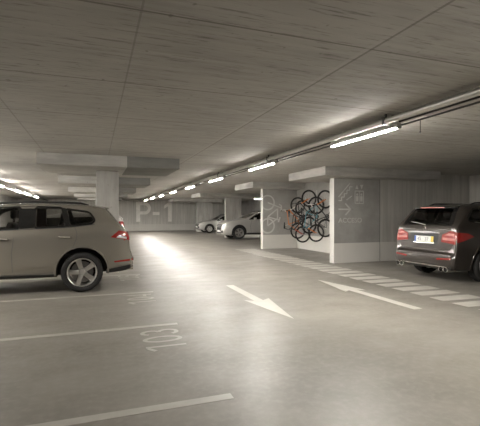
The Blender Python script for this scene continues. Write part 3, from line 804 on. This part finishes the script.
M['patches'] = [
    ('rear_window_frame', 'gloss_black', [('x-', q) for q in ring_around(rwm, .045, .10)], .003, 'gloss black surround of the rear window'),
    ('window_frame', 'gloss_black', frames(M), .005, 'gloss black frame around a side window'),
    ('tailgate', M['paint'], [('x-', [(-.74, .72), (.74, .72), (.80, .86), (.70, 1.26), (-.70, 1.26), (-.80, .86)])], .004, None),
    ('plate_recess', 'black_plastic', [('x-', [(-.38, .82), (.38, .82), (.42, 1.075), (-.42, 1.075)])], .007, None),
    ('number_plate', 'plate_white', [('x-', [(-.285, .875), (.285, .875), (.285, 1.01), (-.285, 1.01)])], .016, 'white number plate with a blue and a yellow end'),
    ('plate_band', 'plate_blue', [('x-', [(.235, .877), (.285, .877), (.285, 1.008), (.235, 1.008)])], .019, 'blue end of the number plate'),
    ('plate_band', 'plate_yellow', [('x-', [(-.285, .877), (-.215, .877), (-.215, 1.008), (-.285, 1.008)])], .019, 'yellow end of the number plate'),
    ('plate_frame', 'chrome', [('x-', [(-.31, .845), (.31, .845), (.31, .868), (-.31, .868)])], .016, None),
    ('tailgate_trim', M['paint'], [('x-', [(-.44, 1.088), (.44, 1.088), (.43, 1.106), (-.43, 1.106)])], .022, None),
    ('tail_light', 'tail_red', mir([[(.50, .90), (.88, .86), (.90, 1.12), (.74, 1.15), (.52, 1.06)]])+both([[(.10, .88), (.30, .95), (.56, 1.02), (.36, 1.10), (.12, 1.12)]]), .010, 'red tail light wrapping the corner'),
    ('tail_light_lens', 'tail_pink', mir([[(.54, .95), (.86, .93), (.86, .985), (.54, 1.0)], [(.58, 1.05), (.84, 1.045), (.84, 1.09), (.70, 1.10)]]), .014, 'pale pink band of the tail light'),
    ('bumper_trim', 'trim_grey', [('x-', [(-.78, .285), (.78, .285), (.82, .36), (-.82, .36)])], .006, None),
    ('bumper_strip', 'chrome', [('x-', [(-.66, .345), (.66, .345), (.66, .372), (-.66, .372)])], .016, 'chrome strip along the foot of the bumper'),
    ('rear_reflector', 'tail_red', mir([[(.46, .50), (.82, .53), (.82, .565), (.46, .54)]]), .008, 'red reflector in the bumper'),
    ('door_pillar_trim', 'gloss_black', both([[(1.82, 1.70), (1.88, 1.70), (1.88, 1.27), (1.84, 1.27)], [(1.24, 1.68), (1.29, 1.68), (1.21, 1.30), (1.15, 1.305)]]), .003, None),
    ('window_trim', 'chrome', both(strip([(.62, 1.345), (1.15, 1.30), (1.85, 1.275), (3.0, 1.225)], .014)), .006, None),
    ('door_seam', 'trim_grey', both(strip([(1.12, 1.28), (1.08, 1.1), (1.2, .85), (1.42, .5)], .01)+strip([(1.86, 1.26), (1.92, .9), (1.92, .42)], .01)), .002, None),
    ('headlight', 'lamp_clear', both([[(4.25, .97), (4.55, .92), (4.68, .78), (4.35, .80)]]), .008, None),
    ('grille', 'black_plastic', [('x+', [(-.45, .66), (.45, .66), (.45, .82), (-.45, .82)])], .01, None)]
cm, sm_ = build_car(M, 'dark brown SUV at right seen from behind with red tail lights', 'car', (7.19, 7.40, 0), 0)
arches(sm_, cm, M['paint']); handles(sm_, cm, [(1.30, 1.12), (2.2, 1.10)], 'paint_umber'); rails(sm_, cm, .85, 2.7, .58, 'black_plastic'); spoiler(sm_, cm, .33, .68, .60, .05, 'gloss_black'); mirror(sm_, cm, 2.9, 1.20, M['paint'])
exhaust(cm, .66, .31, -.015, sep=.125, r=.06); exhaust(cm, -.66, .31, -.015, sep=.125, r=.06)
zs = sm_.hit('z', .68, 0)[0].z+.006-.05
obj('high_brake_light', bx(.318, .36, -.36, .36, zs-.028, zs-.004, bev=.006), 'tail_pink', cm)
l, d, n_ = sm_.hit('x-', 0, 1.19)
bm = bmesh.new(); lathe(bm, [(.038, -.006), (.045, 0), (.038, .006), (.034, 0)], 24, closed=True)
for a in (PI/2, PI/2+2*PI/3, PI/2+4*PI/3): tube(bm, [(0, 0, 0), (.036*math.cos(a), 0, .036*math.sin(a))], [.006, .003], 6)
bm.transform(Matrix.Translation((l.x-.02, 0, 1.19)) @ Matrix.Rotation(PI/2, 4, 'Z')); obj('badge', bm, 'chrome', cm)
l2, d, n_ = sm_.hit('x-', .05, 1.30)
bm = bmesh.new(); tube(bm, [(l2.x-.02, .02, 1.27), (l2.x-.025, .25, 1.31), (sm_.hit('x-', .5, 1.34)[0].x-.02, .5, 1.335)], .010, 6); obj('wiper', bm, 'galvanised', cm)
for yy, txt in ((.04, '45'), (.0, None)):
    if txt:
        lx = sm_.hit('x-', 0, .94)[0].x-.0185
        bm = text_bm('45 · 37', .34, .075, .003, frame((lx, .19, .905), (0, -1, 0), (0, 0, 1)))
        obj('plate_lettering', bm, 'plate_ink', cm, smooth=False)

# --- white SUV, nose towards the aisle, and the silver car beyond it
def front_car(name, paint_, R, z0, label, loc, L_=4.65, oh=.88):
    q = z0
    rd2 = [(1.75, 1.52+q), (1.30, 1.50+q), (1.2, 1.22+q), (1.78, 1.17+q)]; fd2 = [(1.86, 1.52+q), (1.87, 1.165+q), (3.12, 1.105+q), (2.90, 1.235+q), (2.6, 1.40+q), (2.3, 1.50+q)]
    D = dict(name=name, length=L_, paint=paint_, R=R, rim=R*.70, tyre_w=.25, track=1.62, wheels=(.95, L_-oh), style='double', tumble=.34, cabin=(.45, L_-1.5),
        top=[(0, .58), (.03, .74), (.08, .98), (.2, 1.15+q), (.5, 1.45+q), (.7, 1.57+q), (1.3, 1.63+q), (2.0, 1.62+q), (2.45, 1.54+q), (2.8, 1.37+q), (L_-1.45, 1.15+q), (L_-1.25, 1.09+q), (L_-.7, 1.03+q), (L_-.3, .93+q), (L_-.12, .84+q), (L_-.04, .72+q), (L_, .58)],
        bottom=[(0, .44), (.1, .34), (.6, .28), (L_-.6, .26), (L_-.1, .28), (L_, .36)],
        belt=[(0, .55), (.08, .95), (.3, 1.16+q), (.8, 1.2+q), (1.8, 1.13+q), (L_-1.45, 1.06+q), (L_-.7, .95+q), (L_-.25, .82+q), (L_, .55)],
        width=[(0, .74), (.05, .86), (.2, .92), (.8, .945), (L_-1, .945), (L_-.5, .92), (L_-.25, .87), (L_-.1, .79), (L_-.03, .72), (L_, .66)],
        windows=[('rear_window', 'x-', [(-.58, 1.47+q), (.58, 1.47+q), (.66, 1.22+q), (-.66, 1.22+q)])]+[(n, a, p) for a in ('y+', 'y-') for n, p in (('rear_door_window', rd2), ('front_door_window', fd2))]+[('windscreen', 'x+', [(-.64, 1.17+q), (.64, 1.17+q), (.54, 1.48+q), (-.54, 1.48+q)])],
        glass='car_glass_dark', seats=[(2.3, .38, .5, 1.22+q), (2.3, -.38, .5, 1.22+q)])
    D['patches'] = [
        ('window_frame', 'gloss_black', frames(D), .005, 'gloss black frame around a side window'),
        ('headlight', 'lamp_clear', both([[(L_-.55, .86+q), (L_-.2, .82+q), (L_-.14, .72+q), (L_-.32, .70+q)]])+mirf([[(.45, .66+q), (.74, .70+q), (.76, .80+q), (.46, .76+q)]]), .008, None),
        ('grille', 'black_plastic', [('x+', [(-.40, .52), (.40, .52), (.44, .80+q), (-.44, .80+q)])], .010, None),
        ('grille_bar', 'chrome', [('x+', p) for p in ([(-.40, .62+q), (.40, .62+q), (.40, .65+q), (-.40, .65+q)], [(-.41, .72+q), (.41, .72+q), (.41, .75+q), (-.41, .75+q)])], .02, None),
        ('number_plate', 'plate_white', [('x+', [(-.26, .45), (.26, .45), (.26, .56), (-.26, .56)])], .022, None),
        ('bumper_intake', 'black_plastic', mirf([[(.50, .40), (.74, .42), (.72, .56), (.52, .54)]])+[('x+', [(-.44, .37), (.44, .37), (.42, .44), (-.42, .44)])], .008, None),
        ('door_pillar_trim', 'gloss_black', both([[(1.77, 1.53+q), (1.84, 1.53+q), (1.85, 1.16+q), (1.79, 1.165+q)]]), .003, None),
        ('sill_trim', 'black_plastic', both([[(1.40, .40), (L_-1.4, .40), (L_-1.4, .30), (1.40, .30)]]), .01, None),
        ('door_seam', 'trim_grey', both(strip([(1.84, 1.14+q), (1.88, .8), (1.88, .42)], .01)+strip([(2.98, 1.05+q), (3.05, .8), (3.0, .42)], .01)), .002, None)]
    r_, s_ = build_car(D, label, 'car', loc, PI)
    arches(s_, r_, paint_); handles(s_, r_, [(1.25, .98+q), (2.05, .95+q)], paint_); mirror(s_, r_, 2.75, 1.06+q, paint_); rails(s_, r_, .8, 2.5, .56, 'black_plastic')
    return r_, s_
front_car('suv', 'paint_white', .405, .12, 'white SUV parked nose out behind the bicycle bay, nearer of the two', (7.30+4.82, 24.1, 0), 4.82, 1.04)
front_car('car', 'paint_silver', .34, -.06, 'silver car parked nose out beyond the white SUV, by the far pier', (8.1+4.65, 33.2, 0))
# --- hatchback mostly hidden behind the taupe SUV (only its lamp shows)
def hatch():
    D = dict(name='hatchback', length=4.2, paint='paint_grey', R=.33, rim=.23, tyre_w=.21, track=1.55, wheels=(.72, 3.35), style='single', tumble=.3, cabin=(.4, 2.9),
        top=[(0, .60), (.03, .80), (.06, .98), (.08, 1.38), (.12, 1.44), (.25, 1.50), (.8, 1.55), (1.6, 1.56), (2.2, 1.46), (2.9, 1.08), (3.2, 1.0), (3.8, .9), (4.1, .75), (4.2, .6)],
        bottom=[(0, .42), (.1, .32), (.6, .27), (3.6, .26), (4.1, .28), (4.2, .36)],
        belt=[(0, .58), (.06, .94), (.12, 1.02), (.5, 1.03), (2.9, .96), (3.8, .82), (4.2, .57)],
        width=[(0, .74), (.05, .82), (.2, .87), (.8, .89), (3.2, .89), (3.8, .84), (4.1, .7), (4.2, .6)],
        windows=[('rear_window', 'x-', [(-.6, 1.36), (.6, 1.36), (.62, 1.06), (-.62, 1.06)])]+[('side_window', a, [(2.1, 1.42), (.6, 1.46), (.6, 1.07), (2.7, 1.0)]) for a in ('y+', 'y-')]+[('windscreen', 'x+', [(-.6, 1.06), (.6, 1.06), (.52, 1.42), (-.52, 1.42)])],
        glass='car_glass_dark')
    D['patches'] = [('tail_light', 'tail_red', both([[(.09, 1.05), (.24, 1.05), (.26, 1.32), (.09, 1.32)]])+mir([[(.64, 1.05), (.80, 1.05), (.74, 1.30), (.64, 1.30)]]), .02, 'tall red tail light'),
        ('tail_light_lens', 'lamp_clear', both([[(.09, 1.32), (.26, 1.32), (.27, 1.42), (.10, 1.42)]]), .02, 'pale top of the tail light'),
        ('number_plate', 'plate_white', [('x-', [(-.26, .78), (.26, .78), (.26, .89), (-.26, .89)])], .01, None)]
    return build_car(D, 'grey hatchback almost hidden behind the taupe SUV, one tail light showing', 'car', (.84, 12.62, 0), PI)
hatch()
# ------------------------------------------------------------ bicycles hung on end along the back wall of the bay
plain('bike_black', (.02, .02, .02), .4); plain('bike_orange', (.62, .20, .04), .35); plain('bike_white', (.70, .68, .63), .35); plain('bike_teal', (.10, .26, .30), .35); plain('bike_red', (.42, .06, .04), .35); plain('bike_steel', (.55, .54, .52), .3, .9)
RB = .355; WB = 1.10
def bike(label, frame_m, fork_m, bar_m, rim_m='bike_black'):
    o = thing('bicycle', label, 'bicycle', group='bicycles hung on end in the bay')
    z = RB; rear, front, bb = Vector((0, 0, z)), Vector((WB, 0, z)), Vector((.44, 0, z-.05))
    st_, ht, hb = Vector((.27, 0, z+.46)), Vector((.85, 0, z+.53)), Vector((.89, 0, z+.40))
    bm = bmesh.new()
    tube(bm, [bb, st_], .017, 8); tube(bm, [bb, hb], .022, 8); tube(bm, [st_-Vector((-.015, 0, .03)), ht-Vector((0, 0, .02))], .018, 8); tube(bm, [ht+Vector((-.01, 0, .03)), hb-Vector((-.01, 0, .03))], .024, 8)
    for s in (-1, 1):
        tube(bm, [bb+Vector((-.02, s*.03, 0)), rear+Vector((0, s*.065, 0))], .011, 6); tube(bm, [st_+Vector((0, s*.02, -.05)), rear+Vector((0, s*.065, 0))], .009, 6)
    obj('frame', bm, frame_m, o)
    bm = bmesh.new()
    for s in (-1, 1): tube(bm, [hb+Vector((.012, s*.05, -.05)), front+Vector((0, s*.055, 0))], [.017, .012], 8)
    tube(bm, [hb+Vector((.012, -.05, -.05)), hb+Vector((.012, .05, -.05))], .018, 8)
    obj('fork', bm, fork_m, o)
    bm = bmesh.new(); p = ht+Vector((-.02, 0, .06))
    tube(bm, [ht, p, p+Vector((.07, 0, .03))], .015, 8)
    tube(bm, [p+Vector((.03, -.33, .05)), p+Vector((.06, -.2, .05)), p+Vector((.07, -.06, .03)), p+Vector((.07, .06, .03)), p+Vector((.06, .2, .05)), p+Vector((.03, .33, .05))], .013, 8)
    hbar = obj('handlebar', bm, bar_m, o)
    for s in (-1, 1):
        bm = bmesh.new(); tube(bm, [p+Vector((.045, s*.22, .05)), p+Vector((.03, s*.34, .05))], .018, 8); obj('grip', bm, 'rubber', hbar)
    bm = bmesh.new(); q = st_+(st_-bb).normalized()*.16
    tube(bm, [st_, q], .013, 8); obj('seat_post', bm, 'bike_steel', o)
    bm = bmesh.new()
    rg = []
    for x, w, h in ((-.13, .03, .02), (-.11, .07, .035), (-.04, .072, .04), (.04, .035, .035), (.12, .02, .03), (.15, .012, .02)):
        rg.append([bm.verts.new(q+Vector((x, w*math.cos(a), .02+h*.6*math.sin(a)))) for a in [2*PI*k/10 for k in range(10)]])
    for a, b in zip(rg, rg[1:]):
        for k in range(10): bm.faces.new((a[k], a[(k+1) % 10], b[(k+1) % 10], b[k]))
    bm.faces.new(rg[0]); bm.faces.new(rg[-1]); obj('saddle', bm, 'rubber', o, ang=60)
    for c, nm in ((rear, 'rear'), (front, 'front')):
        bm = bmesh.new(); t = .026
        lathe(bm, [(RB-t+t*math.cos(a), t*math.sin(a)) for a in [2*PI*k/8 for k in range(8)]], 40, closed=True)
        w = obj('wheel', bm, 'rubber', o, ang=60); w.location = c
        bm = bmesh.new(); r = RB-2*t; lathe(bm, [(r+.006, -.013), (r+.006, .013), (r-.016, .010), (r-.016, -.010)], 40, closed=True); obj('rim', bm, rim_m, w)
        bm = bmesh.new()
        for k in range(20):
            a = 2*PI*k/20; s = (-1)**k
            tube(bm, [(.018*math.cos(a+.6*s), s*.028, .018*math.sin(a+.6*s)), ((r-.01)*math.cos(a), 0, (r-.01)*math.sin(a))], .0018, 4)
        obj('spokes', bm, 'bike_steel', w)
        bm = bmesh.new(); lathe(bm, [(.001, -.05), (.016, -.05), (.016, .05), (.001, .05)], 12); obj('hub', bm, 'bike_steel', w)
    bm = bmesh.new(); lathe(bm, [(.06, -.052), (.09, -.052), (.09, -.046), (.06, -.046)], 24, closed=True)
    for k in range(5): a = 2*PI*k/5; tube(bm, [(0, -.049, 0), (.07*math.cos(a), -.049, .07*math.sin(a))], .008, 6)
    tube(bm, [(0, -.06, 0), (0, .06, 0)], .014, 8); tube(bm, [(0, -.062, 0), (.15, -.066, -.08)], .010, 6); tube(bm, [(0, .062, 0), (-.15, .066, .08)], .010, 6)
    ck = obj('crankset', bm, 'bike_black', o); ck.location = bb
    for s in (-1, 1):
        bm = bmesh.new(); x, zz = (.15, -.08) if s < 0 else (-.15, .08)
        box(bm, x-.045, x+.045, s*.075-(0 if s > 0 else .09), s*.075+(.09 if s > 0 else 0), zz-.012, zz+.012, bev=.005); obj('pedal', bm, 'black_plastic', ck)
    return o
def hang(o, y, zlow, front_up=True, lean=0, turn=0):
    # wheels against the wall: local z -> -X (into the bay), local x -> up (or down)
    o.rotation_mode = 'QUATERNION'
    xw = Vector((0, 0, 1 if front_up else -1)); zw = Vector((-1, 0, 0)); yw = zw.cross(xw)
    Mx = Matrix((xw, yw, zw)).transposed().to_4x4()
    Rl = Matrix.Rotation(turn, 4, 'Z') @ Matrix.Rotation(lean, 4, 'X')
    o.rotation_quaternion = (Rl @ Mx).to_quaternion()
    o.location = (8.63, y, zlow if front_up else zlow+WB)
B = [('leftmost hung bicycle, with white handlebar and orange frame', 'bike_orange', 'bike_white', 'bike_white', 15.5, .82, True),
     ('hung bicycle with black frame and red fork, second from the left', 'bike_black', 'bike_red', 'bike_black', 15.05, .68, False),
     ('hung bicycle with orange fork, third from the left and hung high', 'bike_black', 'bike_orange', 'bike_black', 14.55, 1.08, True),
     ('hung bicycle with teal frame and orange fork hanging low, fourth from the left', 'bike_teal', 'bike_orange', 'bike_black', 13.95, .78, False),
     ('hung bicycle with dark frame nearest the pier wall, fifth from the left', 'bike_black', 'bike_orange', 'bike_white', 13.3, 1.00, True)]
for lb, fm, km, hm, y, z, up in B:
    o = bike(lb, fm, km, hm); hang(o, y, z, up, turn=random.uniform(-.08, .08))
    rk = thing('wall_hook', 'steel wall hook holding the ' + lb.split(',')[0].replace(' with', ' that has'), 'hook', (8.65, y, z+WB), group='bicycle hooks')
    rk['label'] = 'steel wall hook under the upper wheel of the ' + ['leftmost', 'second', 'third', 'fourth', 'fifth'][B.index((lb, fm, km, hm, y, z, up))] + ' hung bicycle'
    bm = bmesh.new(); box(bm, -.012, 0, -.03, .03, RB-.19, RB+.0, bev=.004); obj('back_plate', bm, 'galvanised', rk)
    bm = bmesh.new(); tube(bm, [(0, .0, RB-.075), (-.07, .0, RB-.075), (-.085, .0, RB-.06), (-.088, 0, RB-.02)], .007, 8); obj('hook_arm', bm, 'galvanised', rk)
